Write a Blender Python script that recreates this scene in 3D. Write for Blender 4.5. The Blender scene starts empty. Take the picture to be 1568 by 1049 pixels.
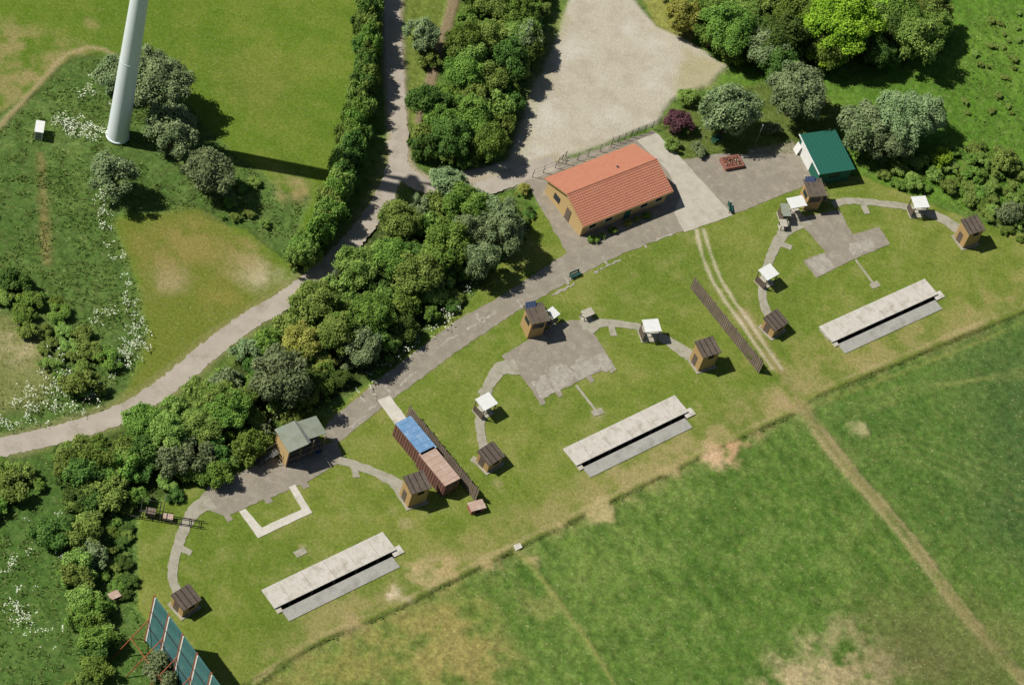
import bpy, bmesh, math, random
import numpy as np
from mathutils import Vector, Matrix
from math import radians, sin, cos, tan, atan2, pi
rng=np.random.default_rng(7); random.seed(7)
scene=bpy.context.scene

# ---------------------------------------------------------------- camera
FPX=4500.0; TH=radians(40); RO=radians(19); CH=297.0
CY=-CH*tan(TH)
MR=Matrix.Rotation(TH,3,'X')@Matrix.Rotation(RO,3,'Z')
cam_d=bpy.data.cameras.new("camera"); cam=bpy.data.objects.new("camera",cam_d)
scene.collection.objects.link(cam)
cam.matrix_world=Matrix.Translation((0,CY,CH))@MR.to_4x4()
cam_d.sensor_width=36; cam_d.lens=FPX/1568*36; cam_d.clip_start=1; cam_d.clip_end=9000
scene.camera=cam
# survey plan (aerial plate coordinates) -> metres on the level plane of height z
def P(x,y,z=0.0):
    d=MR@Vector(((x-784)/FPX,-(y-524.5)/FPX,-1)); t=(z-CH)/d.z
    return Vector((d.x*t,CY+d.y*t,z))
def P2(x,y,z=0.0):
    v=P(x,y,z); return (v.x,v.y)
e1=(P(1085,560)-P(752,710)).normalized(); ANG=atan2(e1.y,e1.x)
e2=Vector((e1.y,-e1.x,0))      # down-range

# ---------------------------------------------------------------- light
ELEV=radians(49)
sv=(P(475,268)-P(180,212)); sv.z=0; SL=sv.normalized()
Ld=Vector((SL.x*cos(ELEV),SL.y*cos(ELEV),-sin(ELEV)))
sd=bpy.data.lights.new("sun",'SUN'); sd.energy=5.0; sd.angle=radians(0.5); sd.color=(1,0.965,0.91)
so=bpy.data.objects.new("sun",sd); scene.collection.objects.link(so)
so.rotation_euler=Ld.to_track_quat('-Z','Y').to_euler(); so.location=(0,0,120)
w=bpy.data.worlds.new("World"); scene.world=w; w.use_nodes=True
nt=w.node_tree; nt.nodes.clear()
sky=nt.nodes.new('ShaderNodeTexSky'); sky.sky_type='NISHITA'; sky.sun_disc=False
sky.sun_elevation=ELEV; sky.sun_rotation=atan2(-SL.x,-SL.y)
bg=nt.nodes.new('ShaderNodeBackground'); bg.inputs[1].default_value=0.05
wo=nt.nodes.new('ShaderNodeOutputWorld')
nt.links.new(sky.outputs[0],bg.inputs[0]); nt.links.new(bg.outputs[0],wo.inputs[0])
scene.view_settings.view_transform='Standard'; scene.view_settings.look='None'
scene.view_settings.exposure=0

# ---------------------------------------------------------------- materials
def lin(c):
    o=[]
    for v in c:
        v/=255.0; o.append(v/12.92 if v<=0.04045 else ((v+0.055)/1.055)**2.4)
    return tuple(o)
KK=0.92
def C4(c,k=KK): 
    l=lin(c); return (l[0]*k,l[1]*k,l[2]*k,1)
def mk(name):
    m=bpy.data.materials.new(name); m.use_nodes=True
    n=m.node_tree; b=n.nodes['Principled BSDF']
    b.inputs['Roughness'].default_value=0.9; b.inputs['Specular IOR Level'].default_value=0.2
    return m,n,b
def mixn(n,typ,f,a,b):
    x=n.nodes.new('ShaderNodeMix'); x.data_type='RGBA'; x.blend_type=typ
    for i,v in ((0,f),(6,a),(7,b)):
        if isinstance(v,bpy.types.NodeSocket): n.links.new(v,x.inputs[i])
        else: x.inputs[i].default_value=v
    return x.outputs[2]
def noise(n,scale,detail=5,rough=0.6,vec=None):
    x=n.nodes.new('ShaderNodeTexNoise'); x.inputs['Scale'].default_value=scale
    x.inputs['Detail'].default_value=detail; x.inputs['Roughness'].default_value=rough
    if vec is not None: n.links.new(vec,x.inputs['Vector'])
    return x.outputs['Fac']
def ramp(n,src,a,b,lo=0.0,hi=1.0):
    x=n.nodes.new('ShaderNodeMapRange'); x.inputs[1].default_value=a; x.inputs[2].default_value=b
    x.inputs[3].default_value=lo; x.inputs[4].default_value=hi
    n.links.new(src,x.inputs[0]); return x.outputs[0]
def tc(n): return n.nodes.new('ShaderNodeTexCoord').outputs['Object']
def grey(n,s):
    cc=n.nodes.new('ShaderNodeCombineColor')
    for i in range(3): n.links.new(s,cc.inputs[i])
    return cc.outputs[0]
def matn(name,c1,c2,scale=1.5,c3=None,s3=0.4,rough=0.9,k=KK,fine=8.0,fk=0.25,thr=(0.3,0.7),t3=(0.5,0.68),m3=0.7):
    m,n,b=mk(name); v=tc(n)
    col=mixn(n,'MIX',ramp(n,noise(n,scale,6,0.65,v),thr[0],thr[1]),C4(c1,k),C4(c2,k))
    if c3: col=mixn(n,'MIX',ramp(n,noise(n,s3,8,0.7,v),t3[0],t3[1],0,m3),col,C4(c3,k))
    col=mixn(n,'MULTIPLY',1.0,col,grey(n,ramp(n,noise(n,fine,4,0.7,v),0.3,0.7,1-fk,1+fk)))
    n.links.new(col,b.inputs['Base Color']); b.inputs['Roughness'].default_value=rough
    return m
def stripe(name,c1,c2,axis,period,width=0.15,rough=0.8,k=KK,fk=0.15,stain=None):
    m,n,b=mk(name); v=tc(n); sx=n.nodes.new('ShaderNodeSeparateXYZ'); n.links.new(v,sx.inputs[0])
    a=n.nodes.new('ShaderNodeMath'); a.operation='PINGPONG'; a.inputs[1].default_value=period/2
    n.links.new(sx.outputs[axis],a.inputs[0])
    col=mixn(n,'MIX',ramp(n,a.outputs[0],0,period*width),C4(c2,k),C4(c1,k))
    if stain: col=mixn(n,'MIX',ramp(n,noise(n,0.7,7,0.7,v),0.45,0.65),col,C4(stain,k))
    col=mixn(n,'MULTIPLY',1.0,col,grey(n,ramp(n,noise(n,5,5,0.7,v),0.3,0.7,1-fk,1+fk)))
    n.links.new(col,b.inputs['Base Color']); b.inputs['Roughness'].default_value=rough
    return m
M={}
KC=0.84
M['conc']=matn('concrete_pale',(200,194,176),(184,177,158),0.9,(160,152,130),0.5,fk=0.13,k=KC)
M['concw']=matn('concrete_white',(222,216,202),(202,196,180),0.8,(176,168,148),0.6,fk=0.1,k=KC)
M['trap']=matn('trap_roof_concrete',(216,211,199),(200,193,178),0.8,(158,148,128),0.7,fk=0.12,t3=(0.5,0.7),m3=0.8,k=KC)
M['path']=matn('concrete_path',(178,173,154),(162,156,136),1.2,(140,138,110),0.6,fk=0.15,k=KC)
M['pave']=matn('worn_paving',(160,151,134),(142,134,118),0.5,(178,169,150),0.9,fk=0.14,fine=4,k=KC)
M['road']=matn('lane_surface',(190,180,164),(172,162,146),0.4,(150,140,120),0.35,fk=0.12,k=KC)
M['apron']=matn('concrete_grey',(178,176,166),(162,159,150),0.8,(138,134,120),0.7,fk=0.12,k=KC)
M['padl']=matn('pad_chipped_concrete',(186,179,164),(158,152,136),1.3,(140,134,118),0.9,fk=0.16,k=KC)
M['dark']=matn('dark_interior',(40,38,34),(28,27,25),1)
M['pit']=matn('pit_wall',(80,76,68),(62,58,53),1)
M['brick']=stripe('ochre_brick',(198,170,118),(168,140,98),2,0.3,0.2)
M['timber']=stripe('ochre_timber',(188,156,106),(132,104,68),2,0.28,0.25)
M['timberd']=stripe('dark_boards',(134,120,104),(76,64,55),0,0.35,0.25,stain=(106,95,84))
M['felt']=stripe('roof_felt',(98,88,77),(66,58,50),0,0.85,0.12,stain=(114,103,88))
M['white']=matn('white_sheet',(236,236,230),(224,224,216),2,None,rough=0.5,fk=0.05,k=0.88)
M['grey']=matn('grey_sheet',(148,154,138),(136,142,124),1,(122,126,106),0.7,rough=0.7,fk=0.1)
M['green']=stripe('green_roof_sheet',(42,100,84),(32,80,69),0,0.5,0.15,rough=0.6,fk=0.12)
M['teal']=matn('teal_panel',(84,130,128),(64,106,108),0.6,(116,156,150),0.4,rough=0.4,fk=0.1)
M['rust']=matn('rusty_steel',(166,100,66),(136,82,54),3,rough=0.7)
M['rustroof']=matn('weathered_container_roof',(190,166,148),(170,140,122),0.9,(210,198,182),0.8,fk=0.2)
M['blue']=matn('blue_tarp',(104,142,180),(120,158,192),1.0,(168,188,204),1.0,rough=0.6,fk=0.12)
M['redbox']=stripe('red_container_side',(134,98,86),(98,68,60),1,0.3,0.3)
M['redboxx']=stripe('red_container_end',(134,98,86),(98,68,60),0,0.3,0.3)
M['redbrick']=matn('red_brick',(160,110,94),(136,88,76),3)
M['steel']=matn('grey_steel',(120,120,116),(96,96,92),4,rough=0.5)
M['dsteel']=matn('dark_steel',(62,62,60),(48,46,44),4,rough=0.5)
M['tower']=matn('turbine_paint',(236,242,242),(228,236,238),0.3,None,rough=0.3,fk=0.015,k=0.92)
M['glass']=matn('window_glass',(50,60,66),(40,48,54),1,rough=0.15)
M['solar']=stripe('solar_panel',(66,82,112),(120,132,150),0,0.4,0.12,rough=0.3)
M['bench']=matn('green_bench_paint',(34,96,84),(28,80,70),3)
M['bark']=matn('bark',(92,78,60),(66,54,42),4)
M['blueb']=matn('blue_plastic',(40,70,140),(34,60,120),4,rough=0.4)
M['flower']=matn('white_umbels',(226,230,206),(206,214,180),4,fk=0.05,k=0.85)
def tile_mat(name,c1,c2,c3):
    m,n,b=mk(name); v=tc(n); sx=n.nodes.new('ShaderNodeSeparateXYZ'); n.links.new(v,sx.inputs[0])
    a=n.nodes.new('ShaderNodeMath'); a.operation='PINGPONG'; a.inputs[1].default_value=0.2
    n.links.new(sx.outputs[0],a.inputs[0])
    col=mixn(n,'MIX',ramp(n,a.outputs[0],0,0.1),C4(c2,KC),C4(c1,KC))
    col=mixn(n,'MIX',ramp(n,noise(n,1.3,7,0.7,v),0.42,0.66),col,C4(c3,KC))
    n.links.new(col,b.inputs['Base Color']); b.inputs['Roughness'].default_value=0.85
    return m
M['tile']=tile_mat('terracotta_tiles',(206,142,112),(162,102,80),(192,124,98))

# ---------------------------------------------------------------- mesh helpers
def link(o,par=None):
    scene.collection.objects.link(o)
    if par is not None: o.parent=par
    return o
def mobj(name,verts,faces,mats,par=None,fm=None,smooth=False):
    me=bpy.data.meshes.new(name); me.from_pydata([tuple(v) for v in verts],[],faces)
    for m in (mats if isinstance(mats,list) else [mats]): me.materials.append(m)
    if fm: me.polygons.foreach_set('material_index',fm)
    if smooth: me.polygons.foreach_set('use_smooth',[True]*len(me.polygons))
    me.update(); return link(bpy.data.objects.new(name,me),par)
def group(name,loc,rot=None):
    o=bpy.data.objects.new(name,None); o.empty_display_size=0.5
    o.location=(loc[0],loc[1],0); o.rotation_euler=(0,0,ANG if rot is None else rot)
    scene.collection.objects.link(o); return o
BF=[(0,3,2,1),(4,5,6,7),(0,1,5,4),(1,2,6,5),(2,3,7,6),(3,0,4,7)]
def box(par,name,c,s,mat,R=None):
    hx,hy,hz=s[0]/2,s[1]/2,s[2]/2
    vs=[Vector(v) for v in ((-hx,-hy,-hz),(hx,-hy,-hz),(hx,hy,-hz),(-hx,hy,-hz),(-hx,-hy,hz),(hx,-hy,hz),(hx,hy,hz),(-hx,hy,hz))]
    o=mobj(name,vs,BF,mat,par); o.location=c
    if R: o.rotation_euler=R
    return o
def tube(par,name,p0,p1,r0,r1,mat,n=8,smooth=True):
    p0=Vector(p0);p1=Vector(p1); d=(p1-p0).normalized()
    a=d.orthogonal().normalized(); b=d.cross(a); vs=[];fs=[]
    for p,r in ((p0,r0),(p1,r1)):
        for i in range(n):
            t=2*pi*i/n; vs.append(p+(a*cos(t)+b*sin(t))*r)
    for i in range(n): fs.append((i,(i+1)%n,n+(i+1)%n,n+i))
    fs.append(tuple(range(n))[::-1]); fs.append(tuple(range(n,2*n)))
    o=mobj(name,vs,fs,mat,par)
    if smooth:
        for p in o.data.polygons: p.use_smooth=len(p.vertices)==4
    return o
def prism(par,name,prof,x0,x1,mat):   # profile in (y,z) extruded in x
    n=len(prof); vs=[(x0,y,z) for y,z in prof]+[(x1,y,z) for y,z in prof]
    fs=[(i,(i+1)%n,n+(i+1)%n,n+i) for i in range(n)]+[tuple(range(n))[::-1],tuple(range(n,2*n))]
    o=mobj(name,vs,fs,mat,par)
    bm=bmesh.new(); bm.from_mesh(o.data); bmesh.ops.recalc_face_normals(bm,faces=bm.faces); bm.to_mesh(o.data); bm.free()
    return o
def catmull(pts,step=0.4):
    pts=[np.array(p,float) for p in pts]; q=[2*pts[0]-pts[1]]+pts+[2*pts[-1]-pts[-2]]; out=[]
    for i in range(1,len(q)-2):
        L=np.linalg.norm(q[i+1]-q[i]); k=max(1,int(L/step))
        for j in range(k):
            t=j/k; out.append(0.5*((2*q[i])+(-q[i-1]+q[i+1])*t+(2*q[i-1]-5*q[i]+4*q[i+1]-q[i+2])*t*t+(-q[i-1]+3*q[i]-3*q[i+1]+q[i+2])*t**3))
    out.append(pts[-1]); return np.array(out)
def ribbon(name,px,width,mat,z=0.03,jit=0.06,par=None):
    c=catmull([P2(*p) for p in px]); n=len(c); d=np.gradient(c,axis=0); d/=np.linalg.norm(d,axis=1)[:,None]+1e-9
    nn=np.stack([-d[:,1],d[:,0]],1); s=np.linspace(0,1,n)
    wd=np.interp(s,np.linspace(0,1,len(width)),width) if isinstance(width,(list,tuple)) else np.full(n,width)
    a=c+nn*(wd/2+rng.normal(0,jit,n))[:,None]; b=c-nn*(wd/2+rng.normal(0,jit,n))[:,None]
    vs=[];fs=[]
    for i in range(n):
        vs+=[(a[i][0],a[i][1],-0.12),(a[i][0],a[i][1],z),(b[i][0],b[i][1],z),(b[i][0],b[i][1],-0.12)]
    for i in range(n-1):
        k=4*i
        for j in range(3): fs.append((k+j,k+j+1,k+j+5,k+j+4))
    o=mobj(name,vs,fs,mat,par)
    bm=bmesh.new(); bm.from_mesh(o.data); bmesh.ops.recalc_face_normals(bm,faces=bm.faces)
    if sum(f.normal.z for f in bm.faces)<0: bmesh.ops.reverse_faces(bm,faces=bm.faces)
    bm.to_mesh(o.data); bm.free(); return o
def pad(name,px,mat,z=0.03,jit=0.05,par=None,step=0.6):
    w_=[np.array(P2(*p)) for p in px]; pts=[]
    for i in range(len(w_)):
        a,b=w_[i],w_[(i+1)%len(w_)]; k=max(1,int(np.linalg.norm(b-a)/step))
        for j in range(k):
            p=a+(b-a)*j/k
            if j: p=p+rng.normal(0,jit,2)
            pts.append(p)
    bm=bmesh.new(); top=[bm.verts.new((p[0],p[1],z)) for p in pts]; bot=[bm.verts.new((p[0],p[1],-0.12)) for p in pts]
    f=bm.faces.new(top); n=len(pts)
    for i in range(n): bm.faces.new((top[i],bot[i],bot[(i+1)%n],top[(i+1)%n]))
    f.normal_update()
    if f.normal.z<0: bmesh.ops.reverse_faces(bm,faces=bm.faces)
    bmesh.ops.triangulate(bm,faces=[f])
    me=bpy.data.meshes.new(name); bm.to_mesh(me); bm.free(); me.materials.append(mat)
    return link(bpy.data.objects.new(name,me),par)

# ---------------------------------------------------------------- terrain
def axis(a,b,step):
    inner=list(np.arange(a,b,step)); s=step; x=inner[-1]; hi=[]
    while x<4500: s*=1.4; x+=s; hi.append(x)
    s=step; x=inner[0]; lo=[]
    while x>-4500: s*=1.4; x-=s; lo.append(x)
    return np.array(lo[::-1]+inner+hi)
cs=[P2(-30,-30),P2(1598,-30),P2(-30,1080),P2(1598,1080)]
x0,x1=min(c[0] for c in cs),max(c[0] for c in cs); y0,y1=min(c[1] for c in cs),max(c[1] for c in cs)
ax=axis(x0,x1,0.24); ay=axis(y0,y1,0.24); nx,ny=len(ax),len(ay)
GX,GY=np.meshgrid(ax,ay); GX=GX.ravel(); GY=GY.ravel(); NV=len(GX)
def vn(x,y,s,seed):
    T=np.random.default_rng(seed).random((256,256)); x=x/s+1000; y=y/s+1000
    i=np.floor(x).astype(int); j=np.floor(y).astype(int); u=x-i; v=y-j; u=u*u*(3-2*u); v=v*v*(3-2*v)
    g=lambda a,b:T[a%256,b%256]
    return (g(i,j)*(1-u)+g(i+1,j)*u)*(1-v)+(g(i,j+1)*(1-u)+g(i+1,j+1)*u)*v
def fbm(x,y,s,seed,o=4):
    r=0;a=1;t=0
    for k in range(o): 
        an=0.6*k+0.4; xr=x*cos(an)-y*sin(an); yr=x*sin(an)+y*cos(an)
        r=r+a*vn(xr,yr,s/2**k,seed+k); t+=a; a*=0.6
    return r/t
NA=fbm(GX,GY,26,1); NB=fbm(GX,GY,7,11); NC=fbm(GX,GY,2.2,21); ND=fbm(GX,GY,0.9,31,2)
wob=(NB-0.5)*3.0+(NC-0.5)*2.0
COL=np.zeros((NV,3)); RGH=np.zeros(NV); SPK=np.ones(NV)
def c3(c): return np.array(lin(c))*KK
def blend(idx,m,c):
    COL[idx]=COL[idx]*(1-m)[:,None]+c3(c)[None,:]*m[:,None]
def bbox(pts,pad_):
    p=np.array(pts); return np.nonzero((GX>p[:,0].min()-pad_)&(GX<p[:,0].max()+pad_)&(GY>p[:,1].min()-pad_)&(GY<p[:,1].max()+pad_))[0]
def segd(x,y,pts,closed=False):
    d=np.full(len(x),1e9); n=len(pts)
    for i in range(n if closed else n-1):
        a=pts[i]; b=pts[(i+1)%n]; vx,vy=b[0]-a[0],b[1]-a[1]; L=vx*vx+vy*vy+1e-9
        t=np.clip(((x-a[0])*vx+(y-a[1])*vy)/L,0,1); d=np.minimum(d,(x-a[0]-vx*t)**2+(y-a[1]-vy*t)**2)
    return np.sqrt(d)
def ins(x,y,pts):
    r=np.zeros(len(x),bool); n=len(pts)
    for i in range(n):
        a=pts[i]; b=pts[(i+1)%n]
        c=((a[1]>y)!=(b[1]>y)); xx=(b[0]-a[0])*(y-a[1])/((b[1]-a[1]) or 1e-9)+a[0]; r^=c&(x<xx)
    return r
def pm(px,f=0.5,wb=0.5,z=0):
    pts=[P2(p[0],p[1],z) for p in px]; idx=bbox(pts,f+3); x=GX[idx];y=GY[idx]
    d=segd(x,y,pts,True); s=np.where(ins(x,y,pts),d,-d)+wob[idx]*wb
    m=np.clip((s+f)/(2*f),0,1); return idx,m*m*(3-2*m)
def lm(px,wd,f=0.4,wb=0.15):
    pts=[tuple(q) for q in catmull([P2(*p) for p in px],2.0)]; idx=bbox(pts,wd/2+f+2)
    d=segd(GX[idx],GY[idx],pts)-wob[idx]*wb; m=np.clip((wd/2+f-d)/(2*f),0,1); return idx,m*m*(3-2*m)
def bm_(p,r,f=0.6,wb=0.8):     # blob
    c=P2(*p); R=r/10.5; idx=bbox([c],R*1.6+2); d=np.hypot(GX[idx]-c[0],GY[idx]-c[1])-wob[idx]*wb*R*0.5
    m=np.clip((R*(1+f)-d)/(R*2*f),0,1); return idx,m*m*(3-2*m)
allv=np.arange(NV)
def cl(a,lo,hi): return np.clip((a-lo)/(hi-lo),0,1)
# crop field (default)
blend(allv,np.ones(NV),(84,114,46)); blend(allv,cl(NA,0.4,0.62)*0.7,(108,130,60)); blend(allv,cl(NB,0.45,0.7)*0.5,(74,104,42)); blend(allv,cl(NC,0.5,0.75)*0.45,(122,138,72)); blend(allv,cl(-NC,-0.44,-0.25)*0.55,(62,90,36)); blend(allv,cl(ND,0.6,0.85)*0.3,(130,142,80))
# drilling / mowing rows of the crop field, diagonal
tl=P(1400,835)-P(1300,718); tl.z=0; tl.normalize(); rowc=(GX*tl.y-GY*tl.x); rows=np.sin(rowc*2*pi/2.6+(NB-0.5)*4)*cl(NB,0.3,0.6)
blend(allv,cl(rows,-0.2,0.9)*0.16,(126,142,72)); blend(allv,cl(-rows,-0.2,0.9)*0.16,(66,94,38))
RGH[:]=0.75
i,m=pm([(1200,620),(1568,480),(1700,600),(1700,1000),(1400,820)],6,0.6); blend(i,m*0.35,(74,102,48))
i,m=pm([(1480,540),(1600,500),(1650,900),(1500,820)],8,0.6); blend(i,m*0.55,(62,86,50))  # window-reflection haze painted into the ground colour as dark bluish green
i,m=pm([(380,1060),(480,985),(600,935),(700,890),(760,930),(770,1060)],4,1.0); blend(i,m*(0.3+0.5*cl(NC[i],0.4,0.65)),(132,130,66))
for q in [((690,960),60),((620,990),60),((720,1020),50),((830,930),20),((470,1030),35)]:
    i,m=bm_(*q,1.0); blend(i,m*0.35*cl(NC[i],0.3,0.6),(158,142,88))
for q in [((1270,1040),70),((1330,1020),50),((1220,1055),40)]:
    i,m=bm_(*q,0.6); blend(i,m*0.8*cl(NC[i],0.3,0.65),(174,158,118))
for q in [((1440,980),70),((1380,1000),60),((1520,1000),60)]:
    i,m=bm_(*q,1.0); blend(i,m*0.5,(102,100,62))  # brown-green haze blur painted into the field colour
# top-left pasture
i,m=pm([(-60,-60),(620,-60),(575,60),(570,200),(530,280),(500,340),(440,420),(420,460),(330,540),(180,650),(-60,700)],0.8,0.2)
blend(i,m,(98,122,40)); blend(i,m*cl(NB[i],0.45,0.68)*0.5,(120,131,54)); blend(i,m*cl(NA[i],0.48,0.66)*0.5,(88,115,38)); blend(i,m*cl(NC[i],0.5,0.75)*0.35,(128,136,62)); blend(i,m*cl(-NC[i],-0.42,-0.25)*0.3,(80,106,34)); RGH[i]=RGH[i]*(1-m)+0.15*m
for q in [((30,90),50),((80,110),35),((10,60),30),((120,80),20),((60,130),25),((20,150),30),((140,35),10)]:
    i,m=bm_(*q,1.0); blend(i,m*0.7*cl(NC[i],0.3,0.6),(152,138,92))
i,m=bm_((400,130),50,1.0); blend(i,m*0.4,(128,128,64))
# rough bank left
i,m=pm([(-60,215),(40,150),(110,88),(150,82),(250,110),(320,200),(430,290),(480,300),(440,400),(380,350),(300,330),(190,330),(178,345),(215,440),(228,520),(200,590),(150,640),(-60,690)],0.5,0.35)
blend(i,m,(84,108,52)); blend(i,m*cl(NB[i],0.4,0.62)*0.5,(72,98,44)); blend(i,m*cl(NC[i],0.5,0.7)*0.4,(106,126,66)); RGH[i]=np.maximum(RGH[i],m*0.85)
i,m=pm([(-20,470),(60,500),(90,560),(60,620),(-20,640)],1.5,0.6); blend(i,m*0.75,(132,132,80)); RGH[i]*=1-0.6*m
i,m=lm([(62,235),(66,300),(72,400)],0.9,0.6,0.3); blend(i,m*0.6,(138,120,78))
i,m=lm([(-20,215),(40,150),(105,82),(160,76),(210,110)],0.7,0.4,0.15); blend(i,m*0.8,(164,148,108)); RGH[i]*=1-m
i,m=pm([(175,335),(300,320),(420,400),(432,450),(380,480),(300,540),(190,610),(215,560),(228,510),(212,430)],1.0,0.4); blend(i,m*0.9,(110,118,48)); RGH[i]=RGH[i]*(1-m)+0.15*m
for q,c in [(((257,425),26),(166,148,110)),(((250,380),35),(138,126,70)),(((390,420),24),(200,186,156)),(((365,400),30),(148,134,84)),(((300,370),30),(142,130,74)),(((448,285),22),(166,146,106)),(((445,300),18),(156,138,92)),(((340,455),30),(134,128,64)),(((20,535),22),(190,174,136))]:
    i,m=bm_(*q,0.9); blend(i,m*0.75*cl(NC[i],0.25,0.6),c); RGH[i]*=1-m
# meadow bottom-left
i,m=pm([(-60,700),(90,690),(210,760),(215,930),(250,1100),(-60,1100)],0.8,0.3); blend(i,m,(74,102,46)); blend(i,m*cl(NB[i],0.45,0.65)*0.5,(92,118,56)); RGH[i]=np.maximum(RGH[i],m*0.8)
# top right meadow
i,m=pm([(1180,-60),(1700,-60),(1700,350),(1480,320),(1300,280),(1250,200),(1100,150),(1000,20)],0.8,0.3); blend(i,m,(86,120,42)); blend(i,m*cl(NB[i],0.42,0.62)*0.6,(104,134,52)); blend(i,m*cl(NC[i],0.5,0.7)*0.4,(74,106,38)); RGH[i]=np.maximum(RGH[i],m*0.8)
# facility lawn
LAWN=[(212,790),(330,720),(500,640),(600,560),(700,480),(770,400),(830,310),(1040,240),(1320,270),(1470,330),(1700,400),(1700,432),(1568,478),(1440,530),(1330,575),(1250,608),(1215,632),(1070,700),(920,775),(800,835),(700,885),(600,935),(480,988),(370,1049),(320,1110),(290,1060),(235,960),(212,930)]
i,m=pm(LAWN,0.25,0.1); blend(i,m,(110,127,50)); RGH[i]=RGH[i]*(1-m)+0.1*m
fields=[((285,935),(640,765)),((752,710),(1085,560)),((1188,505),(1488,372))]
ii=i; mm=m
ctrs=[]
for a,b in fields:
    c=(P(*a)+P(*b))/2+e2*5.5; ctrs.append(c)
dd=np.min(np.stack([np.hypot(GX[ii]-c.x,GY[ii]-c.y) for c in ctrs]),0)
st=np.sin(dd*2*pi/1.7+(NB[ii]-0.5)*5); al=(GX[ii]*e2.x+GY[ii]*e2.y); st2=np.sin(al*2*pi/1.9+(NB[ii]-.5)*5)
k=np.where(dd<24,st,st2)*cl(NA[ii],0.3,0.6)
blend(ii,mm*cl(k,-0.3,0.8)*0.16,(138,146,68)); blend(ii,mm*cl(-k,-0.3,0.8)*0.15,(92,112,38))
blend(ii,mm*cl(NB[ii],0.46,0.7)*0.5,(136,138,70)); blend(ii,mm*cl(NA[ii],0.48,0.62)*0.5,(94,117,42)); blend(ii,mm*cl(NC[ii],0.52,0.75)*0.42,(148,146,86)); blend(ii,mm*cl(-NC[ii],-0.42,-0.25)*0.4,(88,108,38))
# dry strip towards the range boundary
i,m=lm([(440,985),(600,905),(800,805),(930,745),(1070,675),(1200,615),(1260,575),(1400,525),(1600,440)],4.5,2.2,0.6)
blend(i,m*(0.2+0.5*cl(NC[i],0.35,0.62)),(154,142,92))
i,m=lm([(960,735),(1060,685),(1160,625),(1210,600)],5,2.0,0.6); blend(i,m*0.45*cl(NC[i],0.3,0.6),(168,150,106))
i,m=lm([(1150,560),(1230,545),(1400,490),(1568,420)],4,2.0,0.6); blend(i,m*0.3*cl(NC[i],0.4,0.6),(154,142,86))
# boundary lines
B1=[(395,1049),(480,990),(600,937),(700,887),(800,837),(920,777),(1070,702),(1215,634)]; B2=[(1250,608),(1330,575),(1440,530),(1568,478),(1640,450)]
for L_ in (B1,B2):
    i,m=lm(L_,0.35,0.35,0.16); blend(i,m*0.8,(60,70,32)); RGH[i]=np.maximum(RGH[i],m)
    i,m=lm([(x-4,y-9) for x,y in L_],0.4,0.35,0.2); blend(i,m*0.55*cl(NB[i],0.3,0.55),(176,158,116))
i,m=lm([(1240,625),(1300,600),(1380,570),(1480,530),(1600,478)],0.5,0.4,0.15); blend(i,m*0.4,(138,140,72))
# bare soil
for q,c in [(((1118,688),14),(204,162,126)),(((1090,698),15),(208,174,138)),(((1060,708),12),(192,162,120)),(((1030,722),12),(176,158,110)),(((1135,678),9),(186,152,112)),(((608,905),13),(212,192,164)),(((598,912),9),(206,186,154)),(((630,888),17),(182,164,118)),(((655,875),12),(176,158,112)),(((690,868),10),(172,154,106)),(((920,785),12),(182,166,118)),(((1315,655),10),(168,162,114)),(((1205,615),16),(166,146,106)),(((1068,618),7),(170,152,108)),(((820,862),7),(178,160,112)),(((545,955),10),(162,146,102)),(((1150,660),9),(174,148,106)),(((860,810),9),(172,156,108)),(((750,860),8),(168,152,104))]:
    i,m=bm_(*q,0.8,2.2); blend(i,m*0.9*cl(NC[i],0.3,0.6),c); RGH[i]*=1-m
# tracks
TR=[(1135,480),(1180,548),(1215,600),(1250,655),(1300,718),(1350,775),(1400,835),(1440,890),(1500,965),(1600,1075)]
i,m=lm(TR,1.5,0.9,0.4); blend(i,m*(0.35+0.4*cl(NC[i],0.3,0.6)),(146,132,90)); RGH[i]*=1-0.8*m
for o in (-6,6):
    i,m=lm([(x+o,y-o*0.6) for x,y in TR],0.35,0.3,0.15); blend(i,m*0.5*cl(NB[i],0.3,0.5),(172,154,116))
i,m=lm([(792,842),(820,872),(855,920),(900,980),(950,1060)],0.45,0.45,0.2); blend(i,m*0.65*cl(NC[i],0.2,0.45),(150,144,86)); RGH[i]*=1-0.7*m
for o in (-7,7):
    i,m=lm([(1072+o*0.8,352),(1082+o,390),(1098+o,430),(1118+o,462),(1140+o,492),(1165+o,530),(1190+o,565)],0.35,0.22,0.12); blend(i,m*0.8,(198,186,158))
for o in range(4):
    i,m=lm([(1290,690+o*9),(1400,668+o*12),(1600,740+o*20)],0.3,0.4,0.2); blend(i,m*0.22,(140,148,84))
    i,m=lm([(1300,640-o*8),(1420,600-o*4),(1568,560+o*6)],0.3,0.4,0.2); blend(i,m*0.27,(140,146,82))
# car park gravel
CP=[(890,-40),(955,-40),(972,0),(1005,40),(1058,62),(1112,100),(1085,128),(1035,148),(1018,168),(1008,188),(935,216),(850,248),(800,268),(742,292),(715,285),(705,262),(780,245),(797,190),(812,140),(832,110),(852,60),(866,20)]
i,m=pm(CP,0.5,0.25); blend(i,m,(188,180,160)); blend(i,m*cl(NC[i],0.45,0.65)*0.5,(170,160,138)); blend(i,m*cl(NB[i],0.5,0.7)*0.6,(204,199,184)); RGH[i]*=1-m; SPK[i]*=1-0.5*m
i,m=pm([(1045,70),(1112,95),(1088,130),(1035,148)],1.0,0.8); blend(i,m*0.6,(164,156,108))
i,m=lm([(860,30),(830,110),(800,190),(790,240)],2.5,1.0,0.5); blend(i,m*0.35,(146,142,92))
i,m=pm([(972,-30),(1020,-30),(1070,50),(1062,66),(1005,42)],0.6,0.3); blend(i,m*0.8,(148,146,78))
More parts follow.
